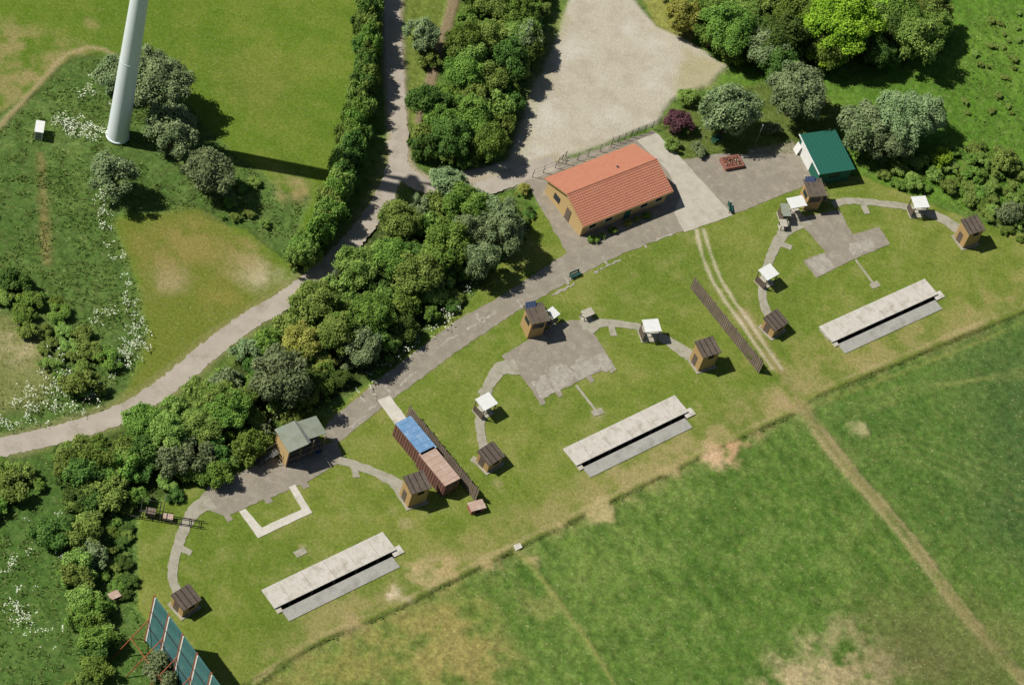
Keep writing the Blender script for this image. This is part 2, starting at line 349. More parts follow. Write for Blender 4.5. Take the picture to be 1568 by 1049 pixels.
# brown side track + verge
i,m=pm([(612,-40),(720,-40),(690,60),(650,150),(640,240),(612,220)],0.5,0.3); blend(i,m*0.9,(108,122,54))
i,m=lm([(702,-30),(690,20),(672,80),(652,150),(640,200)],1.5,0.4,0.2); blend(i,m*0.9,(142,122,100)); RGH[i]*=1-m
# gravel around lane
i,m=lm([(600,-30),(602,60),(606,150),(610,225),(625,268),(680,288),(735,285),(800,268),(850,250)],3.2,0.5,0.25); blend(i,m*0.9,(172,160,136)); RGH[i]*=1-m
i,m=lm([(612,225),(590,290),(562,340),(515,395),(440,457),(380,492),(320,537),(260,587),(200,625),(150,645),(80,665),(-30,692)],4.0,0.7,0.3); blend(i,m*0.5,(146,136,96)); RGH[i]*=1-m
# woodland floor
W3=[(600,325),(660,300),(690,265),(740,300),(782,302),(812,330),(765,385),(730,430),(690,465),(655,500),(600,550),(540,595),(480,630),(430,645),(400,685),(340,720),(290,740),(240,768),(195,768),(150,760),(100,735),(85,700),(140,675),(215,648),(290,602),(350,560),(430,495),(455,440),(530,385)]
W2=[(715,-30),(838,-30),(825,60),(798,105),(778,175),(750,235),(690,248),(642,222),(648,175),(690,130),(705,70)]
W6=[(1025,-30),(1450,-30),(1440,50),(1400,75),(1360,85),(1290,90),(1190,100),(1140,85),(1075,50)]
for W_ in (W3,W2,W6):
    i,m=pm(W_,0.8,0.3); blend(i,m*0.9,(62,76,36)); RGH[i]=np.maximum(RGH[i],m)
i,m=pm([(1010,190),(1060,150),(1240,110),(1300,190),(1230,215),(1150,235),(1040,245)],0.6,0.3); blend(i,m*0.9,(92,106,50))
i,m=pm([(1145,228),(1215,215),(1240,240),(1150,245)],0.4,0.2); blend(i,m*0.8,(148,140,120))
# worn patches on fields
for q in [((385,730),8),((460,843),8),((915,632),8),((1340,437),8),((1270,330),10),((600,780),7),((620,800),6),((760,740),8)]:
    i,m=bm_(*q,0.7,1.4); blend(i,m*0.5*cl(NC[i],0.3,0.55),(162,150,108))
GZ=(np.minimum(RGH,1)**1.5)*((NC-1)*0.28+(ND-1)*0.30)
inner=(GX>x0-20)&(GX<x1+20)&(GY>y0-20)&(GY<y1+20); GZ=np.where(inner,GZ,-0.3)

# trap pits (local frame origin = far/left roof corner)
pits=[((400,903),(586,814)),((862,687),(1033,605)),((1254,500),(1416,427))]
idx=np.arange(NV).reshape(ny,nx)
q=np.stack([idx[:-1,:-1],idx[:-1,1:],idx[1:,1:],idx[1:,:-1]],-1).reshape(-1,4)
fcx=(GX[q[:,0]]+GX[q[:,2]])/2; fcy=(GY[q[:,0]]+GY[q[:,2]])/2; keep=np.ones(len(q),bool); PIT=[]
for a,b in pits:
    A=P(*a,0.35);B=P(*b,0.35); d=(B-A); d.z=0; L=d.length; an=atan2(d.y,d.x); ux,uy=cos(an),sin(an)
    lx=(fcx-A.x)*ux+(fcy-A.y)*uy; ly=-(fcx-A.x)*uy+(fcy-A.y)*ux
    keep&=~((lx>0.6)&(lx<L-0.6)&(ly<-0.5)&(ly>-3.75)); PIT.append((A,an,L))
q=q[keep]
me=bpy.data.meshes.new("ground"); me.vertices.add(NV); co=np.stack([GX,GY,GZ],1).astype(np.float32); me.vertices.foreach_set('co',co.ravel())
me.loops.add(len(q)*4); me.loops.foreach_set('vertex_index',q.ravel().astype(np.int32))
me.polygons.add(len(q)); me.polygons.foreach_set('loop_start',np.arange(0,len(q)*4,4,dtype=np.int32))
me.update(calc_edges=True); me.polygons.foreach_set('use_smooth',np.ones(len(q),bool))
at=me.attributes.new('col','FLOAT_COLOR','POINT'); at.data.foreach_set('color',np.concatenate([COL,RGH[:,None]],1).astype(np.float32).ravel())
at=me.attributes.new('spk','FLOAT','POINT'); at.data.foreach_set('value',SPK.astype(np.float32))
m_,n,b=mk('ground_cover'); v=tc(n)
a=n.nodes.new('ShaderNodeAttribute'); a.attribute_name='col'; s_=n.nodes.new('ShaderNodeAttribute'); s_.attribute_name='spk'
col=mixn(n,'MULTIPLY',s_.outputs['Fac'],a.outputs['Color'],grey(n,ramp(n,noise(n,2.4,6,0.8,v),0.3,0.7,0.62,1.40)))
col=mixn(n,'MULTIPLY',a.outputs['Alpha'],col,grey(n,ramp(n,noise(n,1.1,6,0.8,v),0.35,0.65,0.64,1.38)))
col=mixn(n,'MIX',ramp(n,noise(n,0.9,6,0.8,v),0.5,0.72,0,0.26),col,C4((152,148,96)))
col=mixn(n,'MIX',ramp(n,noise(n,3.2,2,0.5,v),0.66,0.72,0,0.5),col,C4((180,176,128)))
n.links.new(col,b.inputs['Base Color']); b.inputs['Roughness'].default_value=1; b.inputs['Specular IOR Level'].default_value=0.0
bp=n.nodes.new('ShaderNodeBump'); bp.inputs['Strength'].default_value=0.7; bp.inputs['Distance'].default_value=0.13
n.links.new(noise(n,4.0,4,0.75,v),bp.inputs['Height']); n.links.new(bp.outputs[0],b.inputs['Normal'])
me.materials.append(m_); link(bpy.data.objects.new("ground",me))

# ---------------------------------------------------------------- roads, paths, pads
LANE=[(612,225),(596,285),(565,338),(518,393),(440,457),(380,492),(320,537),(260,587),(200,627),(150,647),(80,667),(-40,694)]
ribbon('lane',[(600,-40),(601,20),(604,90),(608,160)]+LANE,[2.4,2.4,2.5,2.7,2.8,2.8,2.8],M['road'],0.03,0.1)
ribbon('entrance_road',[(604,215),(618,262),(650,284),(700,292),(745,287),(800,268),(850,250)],[2.2,2.8,2.6,2.6,2.6],M['road'],0.036,0.1)
pad('main_paving',[(806,278),(852,250),(1000,200),(1040,246),(1100,236),(1225,236),(1250,278),(1190,302),(1120,330),(1040,356),(960,386),(890,420),(780,484),(700,538),(600,612),(515,680),(495,668),(503,645),(598,567),(700,490),(760,458),(868,388),(830,322)],M['pave'],0.03,0.07)
pad('concrete_drive',[(975,215),(1005,204),(1050,250),(1122,330),(1048,356),(1032,325),(1042,300),(1022,262)],M['conc'],0.045,0.03)
for a,b in [((598,603),(590,590)),((652,548),(643,535)),((610,592),(640,568)),((668,535),(700,512)),((736,492),(728,480)),((715,505),(760,478)),((565,628),(590,610)),((870,436),(864,424)),((930,405),(922,393)),((845,452),(880,434)),((990,380),(984,368)),((910,418),(950,398)),((560,617),(553,606)),((535,655),(560,636)),((800,470),(792,458)),((1000,370),(1030,358))]:
    ribbon('repair_strip',[a,b],0.3,M['padl'],0.041,0.12)
# left layout
pad('shooting_pad',[(322,740),(395,712),(440,696),(515,676),(527,704),(470,738),(474,745),(465,749),(460,742),(414,762),(418,768),(409,772),(404,765),(352,788),(357,796),(348,799),(343,790),(322,782),(306,762)],M['pave'],0.038)
pad('white_kerb',[(366,783),(376,779),(401,808),(462,780),(442,746),(452,742),(478,785),(395,824)],M['concw'],0.06,0.02)
ribbon('curved_path',[(325,768),(300,780),(280,815),(267,855),(265,890),(282,922)],[2.2,1.5,1.2,1.2,1.2],M['path'],0.045,0.05)
ribbon('curved_path',[(518,704),(550,714),(585,728),(608,742),(622,765)],[1.2,1.2,1.3,1.9,1.7],M['path'],0.045,0.05)
for a,b in [((278,840),(293,847)),((541,712),(546,731)),((452,850),(468,842))]: ribbon('stand_slab',[a,b],0.9,M['path'],0.05,0.03)
pad('container_path',[(578,613),(597,606),(622,640),(606,652)],M['concw'],0.05,0.03)
# middle layout
pad('shooting_pad',[(768,545),(800,526),(825,510),(868,492),(892,489),(915,520),(922,530),(944,566),(936,572),(930,565),(905,574),(910,584),(904,587),(898,578),(858,598),(862,606),(856,609),(850,601),(832,610),(836,618),(828,621),(812,594),(795,572),(782,568)],M['pave'],0.038)
for k,pp in enumerate([[(812,585),(835,574),(850,601),(830,610)],[(838,574),(868,560),(880,572),(872,590),(852,600)],[(874,560),(905,546),(918,566),(900,576),(884,582)],[(908,548),(924,538),(941,563),(922,568)],[(840,566),(858,556),(864,561),(846,570)],[(880,552),(892,546),(898,550),(886,557)]]):
    pad('pad_overlay',pp,M['padl'],0.046+0.002*k,0.16,step=0.4)
ribbon('curved_path',[(792,562),(765,566),(748,592),(740,620),(735,655),(745,705)],[2.6,1.6,1.3,1.2,1.2],M['path'],0.06,0.05)
ribbon('curved_path',[(890,498),(935,495),(985,503),(1018,520),(1045,537),(1080,560)],[1.8,1.2,1.2,1.3,2.0,1.7],M['path'],0.06,0.05)
ribbon('curved_path',[(893,492),(912,508)],1.5,M['path'],0.064,0.03)
ribbon('narrow_path',[(882,590),(915,632)],0.35,M['path'],0.05,0.03)
for a,b in [((907,634),(923,629)),((733,598),(745,604)),((722,702),(745,715)),((936,500),(940,515))]: ribbon('stand_slab',[a,b],0.9,M['path'],0.068,0.03)
# right layout
pad('shooting_pad',[(1215,335),(1286,322),(1305,360),(1345,347),(1363,374),(1306,398),(1250,426),(1230,399),(1264,386),(1240,358)],M['pave'],0.038)
for k,pp in enumerate([[(1234,400),(1262,388),(1280,410),(1252,424)],[(1300,375),(1335,362),(1340,378),(1306,394)]]): pad('pad_overlay',pp,M['padl'],0.046,0.16,step=0.4)
ribbon('curved_path',[(1235,335),(1205,352),(1184,384),(1172,420),(1168,460),(1186,502)],[2.6,1.5,1.2,1.2,1.2],M['path'],0.05,0.05)
ribbon('curved_path',[(1275,314),(1300,308),(1350,312),(1400,320),(1440,334),(1468,352),(1488,372)],[1.2,1.2,1.2,1.2,1.8,2.2],M['path'],0.05,0.05)
ribbon('narrow_path',[(1310,398),(1340,438)],0.3,M['path'],0.05,0.03)
for a,b in [((1322,314),(1328,328)),((1192,372),(1212,380)),((1333,439),(1346,434)),((1258,503),(1272,520))]: ribbon('stand_slab',[a,b],0.9,M['path'],0.055,0.03)
pad('trap_marker_slab',[(786,835),(796,831),(800,838),(790,843)],M['concw'],0.05,0.02)

# ---------------------------------------------------------------- trap trenches
for A,an,L in PIT:
    g=group('trap_trench',A,an)
    box(g,'roof_slab',(L/2,-1.5,0.30),(L,3.0,0.14),M['trap'])
    box(g,'rear_wall',(L/2,-0.35,-0.9),(L-1.2,0.2,2.25),M['apron'])
    box(g,'end_wall_1',(0.45,-1.6,-0.9),(0.3,2.3,2.25),M['apron'])
    box(g,'end_wall_2',(L-0.45,-1.6,-0.9),(0.3,2.3,2.25),M['apron'])
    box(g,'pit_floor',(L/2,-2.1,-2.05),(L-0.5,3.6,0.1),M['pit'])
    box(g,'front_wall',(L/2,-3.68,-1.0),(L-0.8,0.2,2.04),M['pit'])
    box(g,'front_apron',(L/2-0.1,-4.35,0.03),(L-1.6,1.72,0.1),M['apron'])
    box(g,'cheek_1',(0.45,-3.35,0.05),(0.75,0.72,0.18),M['conc'])
    box(g,'cheek_2',(L+0.1,-3.1,0.05),(1.5,1.2,0.18),M['trap'])
    for j in range(5):
        x=0.8+(L-1.6)*(j+0.5)/5
        box(g,'pier_%d'%j,(x,-2.75,-0.88),(0.18,0.2,2.2),M['apron'])
        box(g,'trap_machine_%d'%j,(x+0.9,-2.6,-1.3),(0.6,0.7,0.9),M['dsteel'])
        box(g,'slab_joint_%d'%j,(x,-1.5,0.372),(0.06,2.98,0.008),M['padl'])

# ---------------------------------------------------------------- buildings
def frame_from(px,z):
    c=sum((P(x,y,z) for x,y in px),Vector())/4
    a,b,c2,d=[P(x,y,z) for x,y in px]   # far-left, far-right, near-right, near-left
    v=(c2-d)+(b-a); an=atan2(v.y,v.x); L=((c2-d).length+(b-a).length)/2; W=((a-d).length+(b-c2).length)/2
    return c,an,L,W
c,an,L,W=frame_from([(838,270),(975,222),(1028,293),(888,351)],2.7)
an=(an+ANG)/2
g=group('clubhouse',c,an); hw=W/2; rz=4.45; ez=2.7
box(g,'brick_walls',(0,0,1.35),(L-0.9,W-0.9,2.7),M['brick'])
prism(g,'gables',[(-hw+0.45,2.7),(hw-0.45,2.7),(0,rz-0.12)],-L/2+0.46,L/2-0.46,M['brick'])
nr=14
for sgn,nm in ((-1,'near'),(1,'far')):
    vs=[];fs=[]
    for r in range(nr):
        t0=r/nr; t1=(r+1)/nr
        yo=sgn*hw*(1-t0); zo=ez+(rz-ez)*t0+0.10; yi=sgn*hw*(1-t1); zi=ez+(rz-ez)*t1+0.04
        k=len(vs); vs+=[(-L/2,yo,zo-0.10),(L/2,yo,zo-0.10),(-L/2,yo,zo),(L/2,yo,zo),(-L/2,yi,zi),(L/2,yi,zi)]
        fs+=[(k,k+1,k+3,k+2),(k+2,k+3,k+5,k+4)] if sgn<0 else [(k+1,k,k+2,k+3),(k+3,k+2,k+4,k+5)]
    mobj('roof_tiles_'+nm,vs,fs,M['tile'],g)
prism(g,'ridge_tiles',[(-0.16,rz+0.02),(0,rz+0.16),(0.16,rz+0.02)],-L/2,L/2,M['tile'])
for s in (-1,1):
    box(g,'gutter',(0,s*(hw+0.06),ez-0.05),(L,0.1,0.1),M['timber'])
    for x in (-L/2+0.06,L/2-0.06):
        a_=atan2(rz-ez,hw); box(g,'bargeboard',(x,s*hw/2,(rz+ez)/2-0.10),(0.06,hw/cos(a_),0.18),M['timber'],R=(-s*a_,0,0))
for j,x in enumerate((-5.6,-2.8,0.6,3.4,6.0)):
    if j!=2:
        box(g,'window_frame',(x,-hw+0.44,1.5),(1.4,0.08,1.1),M['white']); box(g,'window_pane',(x,-hw+0.41,1.5),(1.2,0.06,0.9),M['glass'])
    else: box(g,'door',(x,-hw+0.42,1.05),(1.0,0.1,2.1),M['green'])
box(g,'gable_door',(-L/2+0.42,-1.0,1.05),(0.1,1.0,2.1),M['timberd'])
box(g,'gable_window',(-L/2+0.42,1.8,1.5),(0.1,1.3,1.0),M['glass'])
box(g,'vent_pipe',(2,1.4,4.1),(0.2,0.2,0.5),M['steel'])
# green-roofed shed
c,an,L,W=frame_from([(1225,207),(1281,200),(1307,259),(1254,268)],2.6)
g=group('green_roofed_shed',c,an)
box(g,'walls',(0,0,1.2),(L-0.6,W-0.5,2.4),M['green'])
prism(g,'shed_roof',[(-W/2,2.45),(W/2,2.75),(W/2,2.85),(-W/2,2.55)],-L/2,L/2,M['green'])
box(g,'roof_edge_trim',(-L/2-0.05,0,2.66),(0.12,W,0.16),M['white'],R=(atan2(0.3,W),0,0))
box(g,'white_roller_door',(-L/2+0.27,1.0,1.1),(0.08,W/2,2.1),M['white'])
box(g,'shed_window',(0,-W/2+0.22,1.5),(1.6,0.06,0.8),M['glass'])
box(g,'leaning_board',(-L/2-0.1,W/2-0.9,0.8),(0.08,1.2,1.6),M['white'],R=(0,radians(12),0))
# trap houses
def traphouse(px,h,name,w=3.0,d=2.8,rot=0):
    c=P(px[0],px[1],h); g=group(name,c,ANG+radians(rot))
    box(g,'timber_walls',(0,0,(h-0.15)/2),(w-0.35,d-0.35,h-0.15),M['timber'])
    prism(g,'felt_roof',[(-d/2,h-0.2),(d/2,h+0.25),(d/2,h+0.35),(-d/2,h-0.1)],-w/2,w/2,M['felt'])
    a_=atan2(0.45,d)
    for x in (-w/2+0.04,w/2-0.04): box(g,'fascia',(x,0,h+0.04),(0.08,d+0.02,0.22),M['timberd'],R=(a_,0,0))
    for j,x in enumerate((-0.8,0,0.8)): box(g,'roof_batten_%d'%j,(x,0,h+0.14),(0.06,d-0.1,0.05),M['dark'],R=(a_,0,0))
    box(g,'door',(-w/2+0.16,0.2,min(1.0,h/2-0.1)),(0.06,0.85,min(1.9,h-0.4)),M['timberd'])
    box(g,'trap_window',(0.1,-d/2+0.16,h-0.75),(0.9,0.06,0.6),M['dark'])
    box(g,'base_slab',(0,0,0.04),(w+0.3,d+0.3,0.1),M['path']); return g
for p in ((1490,345),(1084,532),(639,739)): traphouse(p,3.4,'high_trap_house',2.9,2.6,-6)
for p in ((1188,491),(752,695),(285,915)): traphouse(p,1.9,'low_trap_house',2.8,2.5,8)
# white shelters
def shelter(px,name='white_roofed_shelter',w=2.3,d=2.0,h=2.3,rot=0,mat='white',panel=True):
    c=P(px[0],px[1],h); g=group(name,c,ANG+radians(rot))
    prism(g,'roof_sheet',[(-d/2,h-0.08),(d/2,h+0.08),(d/2,h+0.16),(-d/2,h)],-w/2,w/2,M[mat])
    for j,(x,y) in enumerate(((-1,-1),(1,-1),(1,1),(-1,1))): box(g,'post_%d'%j,(x*(w/2-0.15),y*(d/2-0.15),h/2-0.05),(0.1,0.1,h-0.1),M['timberd'])
    if panel:
        box(g,'side_panel',(-w/2+0.12,0,0.7),(0.05,d-0.5,1.2),M['timberd']); box(g,'front_rail',(0,-d/2+0.1,1.0),(w-0.4,0.06,0.12),M['steel'])
        box(g,'gun_shelf',(0.3,0.3,0.9),(0.8,0.5,0.06),M['grey'])
    box(g,'floor_slab',(0,0,0.06),(w,d,0.08),M['conc']); return g
for p,r in (((998,499),-20),((745,615),5),((1177,417),5),((1409,310),-20)): shelter(p,rot=r)
shelter((900,479),w=1.7,d=1.1,h=1.0,mat='conc',panel=False,name='low_table')
# control towers
def control(px,h,rot=0):
    c=P(px[0],px[1],h); g=group('control_tower',c,ANG+radians(rot))
    box(g,'timber_walls',(0,0,h/2-0.1),(2.2,2.4,h-0.2),M['timber'])
    prism(g,'felt_roof',[(-1.5,h-0.2),(1.5,h+0.15),(1.5,h+0.25),(-1.5,h-0.1)],-1.4,1.4,M['felt'])
    box(g,'solar_panel',(-0.4,1.3,h+0.4),(1.5,0.06,0.8),M['solar'],R=(radians(-55),0,0))
    for x in (-1.0,0.2): tube(g,'panel_leg',(x,1.1,h),(x,1.3,h+0.4),0.04,0.04,M['steel'],6)
    box(g,'window',(0,-1.21,h-1.2),(1.6,0.06,0.9),M['glass']); box(g,'side_window',(-1.12,0.0,h-1.2),(0.06,1.3,0.8),M['glass'])
    box(g,'balcony',(1.55,0,1.9),(0.9,2.4,0.1),M['timberd']); 
    for y in (-1.1,0,1.1): box(g,'balcony_post',(1.95,y,1.45),(0.08,0.08,2.9),M['timberd'])
    box(g,'handrail',(1.95,0,2.9),(0.08,2.4,0.08),M['timberd'])
    for k in range(7): box(g,'stair_tread_%d'%k,(1.5,1.5+0.28*k,1.75-0.27*k),(0.8,0.28,0.06),M['timberd'])
    return g
control((822,480),3.6,-12); control((1248,288),3.4,-20)
shelter((847,479),w=1.3,d=1.5,h=2.0,rot=12,name='side_canopy',mat='white'); 
shelter((1220,310),w=2.6,d=1.8,h=2.4,rot=-12,name='side_canopy'); shelter((1203,322),w=1.2,d=2.2,h=1.8,rot=-25,mat='grey',name='side_canopy')
shelter((1200,342),w=1.0,d=1.2,h=1.0,rot=-25,mat='conc',panel=False,name='low_table')
# grandstand pavilion
c,an,L,W=frame_from([(428,654),(489,642),(498,667),(437,688)],3.9)
g=group('viewing_pavilion',c,ANG-radians(2)); L=5.9; W=3.7
box(g,'roof_left',(-L/4-0.1,0,3.95),(L/2-0.1,W,0.12),M['grey'],R=(radians(4),radians(-5),0))
box(g,'roof_right',(L/4+0.05,0.25,3.8),(L/2-0.05,W-0.9,0.12),M['grey'],R=(radians(4),radians(6),0))
box(g,'roof_cap',(0,0,4.12),(0.25,W,0.08),M['steel'])
box(g,'rear_wall',(0,W/2-0.3,1.9),(L-0.6,0.12,3.7),M['timber'])
box(g,'left_wall',(-L/2+0.3,-0.1,1.9),(0.12,W-0.9,3.6),M['brick'])
box(g,'deck',(0,-0.3,1.5),(L-0.8,W-1.0,0.15),M['timberd'])
for j,x in enumerate((-2.6,-0.9,0.9,2.6)): box(g,'post_%d'%j,(x,-W/2+0.35,1.85),(0.14,0.14,3.7),M['timberd'])
box(g,'deck_rail',(0,-W/2+0.35,2.5),(L-0.7,0.07,0.1),M['steel'])
for k in range(9): box(g,'stair_%d'%k,(-L/2-0.25-0.3*k,0.3,1.45-0.165*k),(0.3,1.0,0.05),M['steel'])
for s in (-0.25,0.85):
    tube(g,'stair_rail',(-L/2-0.2,s,2.4),(-L/2-2.9,s,0.95),0.04,0.04,M['steel'],6)
    for k in range(4): tube(g,'baluster',(-L/2-0.4-0.75*k,s,1.2-0.4*k),(-L/2-0.4-0.75*k,s,2.3-0.4*k),0.03,0.03,M['steel'],5)
c=P(487,692); g=group('blue_barrel',c); tube(g,'barrel_body',(0,0,0.04),(0,0,0.9),0.3,0.3,M['blueb'],14); tube(g,'barrel_rim',(0,0,0.9),(0,0,0.94),0.32,0.32,M['dsteel'],14)
# containers
def container(px,roof,name,ln=5.6,w=2.4,h=2.5):
    c=P(px[0],px[1],h); g=group(name,c,ANG+radians(3))
    box(g,'shell_sides',(0,0,h/2),(w,ln,h-0.06),M['redbox'])
    box(g,'roof_sheet',(0,0,h+0.02),(w+0.06,ln+0.04,0.1),M[roof])
    for k in range(12):
        y=-ln/2+0.3+k*(ln-0.6)/11
        for s in (-1,1): box(g,'side_rib',(s*(w/2+0.03),y,h/2),(0.06,0.16,h-0.3),M['redbox'])
    for s in (-1,1): box(g,'end_door',(s*w/4,-ln/2-0.03,h/2),(w/2-0.06,0.06,h-0.2),M['redboxx'])
    for x in (-0.7,-0.4,0.4,0.7): tube(g,'lock_rod',(x,-ln/2-0.1,0.2),(x,-ln/2-0.1,h-0.2),0.03,0.03,M['steel'],5)
    for k in range(6): box(g,'roof_rib',(0,-ln/2+0.5+k*0.92,h+0.08),(w-0.2,0.08,0.03),M[roof])
    return g
container((637,667),'blue','shipping_container'); container((673,714),'rustroof','shipping_container')
g=group('brick_bin_store',P(730,774,0.8),ANG+radians(-10)); box(g,'brick_body',(0,0,0.4),(1.9,1.2,0.8),M['redbrick']); box(g,'timber_top',(0,0,0.86),(2.1,1.4,0.1),M['rustroof']); box(g,'hatch',(0,-0.62,0.4),(0.7,0.06,0.5),M['dark'])
g=group('white_cabinet',P(61,194,1.5),radians(14)); box(g,'cabinet_body',(0,0,0.7),(1.1,2.0,1.4),M['white']); box(g,'cabinet_lid',(0,0,1.45),(1.2,2.1,0.1),M['white']); box(g,'cabinet_door',(0.0,-1.02,0.7),(0.8,0.05,1.1),M['grey'])
g=group('wooden_crate',P(175,911,0.6),ANG); box(g,'crate_body',(0,0,0.3),(1.3,0.9,0.6),M['timberd']); box(g,'crate_lid',(0,0,0.64),(1.4,1.0,0.08),M['rustroof'])
g=group('raised_brick_planter',P(1121,249,0.4),ANG-radians(12))
for s in (-1,1):
    box(g,'long_wall',(0,s*0.95,0.3),(3.0,0.22,0.6),M['redbrick']); box(g,'end_wall',(s*1.4,0,0.3),(0.22,1.66,0.6),M['redbrick'])
box(g,'soil',(0,0,0.25),(2.55,1.65,0.4),M['bark'])
V=[];Fc=[]
for k in range(160):
    x,y,z=random.uniform(-1.2,1.2),random.uniform(-.75,.75),random.uniform(.46,.7); s=0.1; k0=len(V)
    a=random.uniform(0,6.28); V+=[(x+s*cos(a+j*pi/2),y+s*sin(a+j*pi/2),z+random.uniform(-.05,.05)) for j in range(4)]; Fc.append((k0,k0+1,k0+2,k0+3))
mobj('bedding_plants',V,Fc,[M['redbrick'],M['rust'],M['flower']],g,fm=[0 if random.random()<.7 else (1 if random.random()<.8 else 2) for _ in Fc])
def bench(px,rot):
    g=group('park_bench',P(*px),rot)
    for k in range(4): box(g,'seat_slat_%d'%k,(0,-0.18+0.13*k,0.45),(1.6,0.1,0.04),M['bench'])
    for k in range(3): box(g,'back_slat_%d'%k,(0,0.36,0.6+0.14*k),(1.6,0.04,0.1),M['bench'])
    for x in (-0.7,0.7): box(g,'leg_front',(x,-0.15,0.22),(0.08,0.08,0.44),M['bench']); box(g,'leg_back',(x,0.3,0.45),(0.08,0.08,0.9),M['bench']); box(g,'armrest',(x,0.05,0.65),(0.08,0.5,0.05),M['bench'])
bench((880,424),ANG); bench((1118,321),ANG+radians(60)); bench((1096,217),ANG)

# ---------------------------------------------------------------- fences & screens
def board_fence(name,a,b,h):
    A=P(*a);B=P(*b); d=B-A; L=d.length; an=atan2(d.y,d.x); g=group(name,A,an); n_=int(L/0.32)
    vs=[];fs=[]
    for i in range(n_):
        x=i*L/n_; w_=L/n_-0.03; hh=h*(1+random.uniform(-0.04,0.03)); y=random.uniform(-0.02,0.02); k=len(vs)
        for z in (0,hh): vs+=[(x,y-0.02,z),(x+w_,y-0.02,z),(x+w_,y+0.02,z),(x,y+0.02,z)]
        fs+=[tuple(k+j for j in f) for f in BF]
    mobj('boards',vs,fs,M['timberd'],g)
    for z in (0.4,h*0.55,h-0.3): box(g,'rail',(L/2,0.07,z),(L,0.08,0.1),M['timberd'])
    for i in range(int(L/2.4)+1): box(g,'post',(min(L-0.1,0.1+i*2.4),0.16,h/2),(0.12,0.12,h),M['timberd']); 
    for i in range(int(L/4.8)+1): tube(g,'brace',(min(L-0.1,0.1+i*4.8),0.2,h*0.7),(min(L-0.1,0.1+i*4.8),1.2,0),0.05,0.05,M['timberd'],5)
board_fence('timber_screen_fence',(1057,441),(1162,572),2.3)
board_fence('timber_screen_fence',(622,638),(728,768),2.4)
A=P(222,982);B=P(328,1128); d=B-A; an=atan2(d.y,d.x); L=d.length; g=group('shot_screen',A,an); H=10.0
np_=5; pw=L/np_
for i in range(np_):
    box(g,'panel_%d'%i,((i+0.5)*pw,0,H/2+0.2),(pw-0.35,0.08,H-0.5),M['teal'])
    for z in (H*0.35,H*0.68): box(g,'panel_rail_%d'%i,((i+0.5)*pw,-0.08,z),(pw,0.08,0.12),M['dsteel'])
for i in range(np_+1):
    box(g,'frame_post_%d'%i,(i*pw,0.0,H/2),(0.2,0.22,H),M['rust'])
    box(g,'white_edge_%d'%i,(i*pw+0.24,-0.07,H/2+0.2),(0.22,0.05,H-0.6),M['white'])
    tube(g,'back_brace_%d'%i,(i*pw,-0.1,H*0.5),(i*pw,-4.5,0),0.08,0.08,M['rust'],6); tube(g,'brace_tie_%d'%i,(i*pw,-2.3,H*0.25),(i*pw,-0.1,0.4),0.05,0.05,M['rust'],6)
tube(g,'brace_beam',(0,-2.3,H*0.25),(L,-2.3,H*0.25),0.06,0.06,M['rust'],6)
def rail_fence(name,pts,h,sp,rails,mat):
    W_=catmull([P2(*p) for p in pts],sp); g=group(name,W_[0],0); o=Vector((W_[0][0],W_[0][1],0))
    for i,p in enumerate(W_):
        a=Vector((p[0],p[1],0))-o; tube(g,'post_%d'%i,a,a+Vector((0,0,h)),0.05,0.05,M[mat],6)
        if i:
            b=Vector((W_[i-1][0],W_[i-1][1],0))-o
            for z in rails: tube(g,'rail',b+Vector((0,0,z)),a+Vector((0,0,z)),0.02,0.02,M[mat],5)
rail_fence('car_park_fence',[(815,272),(850,258),(900,240),(935,226)],1.6,1.6,(0.8,1.55),'steel')
rail_fence('steel_gate',[(936,222),(975,207),(1010,192)],1.5,1.1,(0.3,0.6,0.9,1.2,1.5),'dsteel')
rail_fence('barrier_rail',[(855,250),(866,240)],1.1,0.8,(0.5,1.1),'dsteel')
for p in ((1152,232),(1068,228)):
    g=group('flagpole',P(*p)); tube(g,'pole',(0,0,0),(0,0,5.5),0.05,0.03,M['steel'],8); tube(g,'finial',(0,0,5.5),(0,0,5.62),0.08,0.05,M['white'],8); box(g,'base_plate',(0,0,0.05),(0.4,0.4,0.1),M['conc'])
g=group('trap_loading_rack',P(232,797),ANG-radians(38))
for y in (0,0.9): tube(g,'rail_beam',(-2.8,y,0.35),(6.5,y,0.35),0.06,0.06,M['dsteel'],6)
for k in range(8): tube(g,'sleeper',(-2.6+k*1.2,-0.1,0.3),(-2.6+k*1.2,1.0,0.3),0.05,0.05,M['dsteel'],6)
for x,y in ((-1.5,0),(-1.5,1.6),(0.8,0),(0.8,1.6)): tube(g,'upright',(x,y,0),(x,y,1.9),0.06,0.06,M['dsteel'],6)
for y in (0,1.6): tube(g,'top_beam',(-1.5,y,1.9),(0.8,y,1.9),0.05,0.05,M['dsteel'],6)
for x in (-1.5,0.8): tube(g,'cross_beam',(x,0,1.9),(x,1.6,1.9),0.05,0.05,M['dsteel'],6)
tube(g,'tall_mast',(1.2,1.2,0),(1.2,1.2,4.2),0.05,0.05,M['steel'],6)
box(g,'crate_stack',(1.9,0.5,0.55),(1.2,0.8,0.5),M['rustroof']); box(g,'machine_body',(-0.3,0.7,0.7),(1.2,0.9,0.7),M['timberd'])

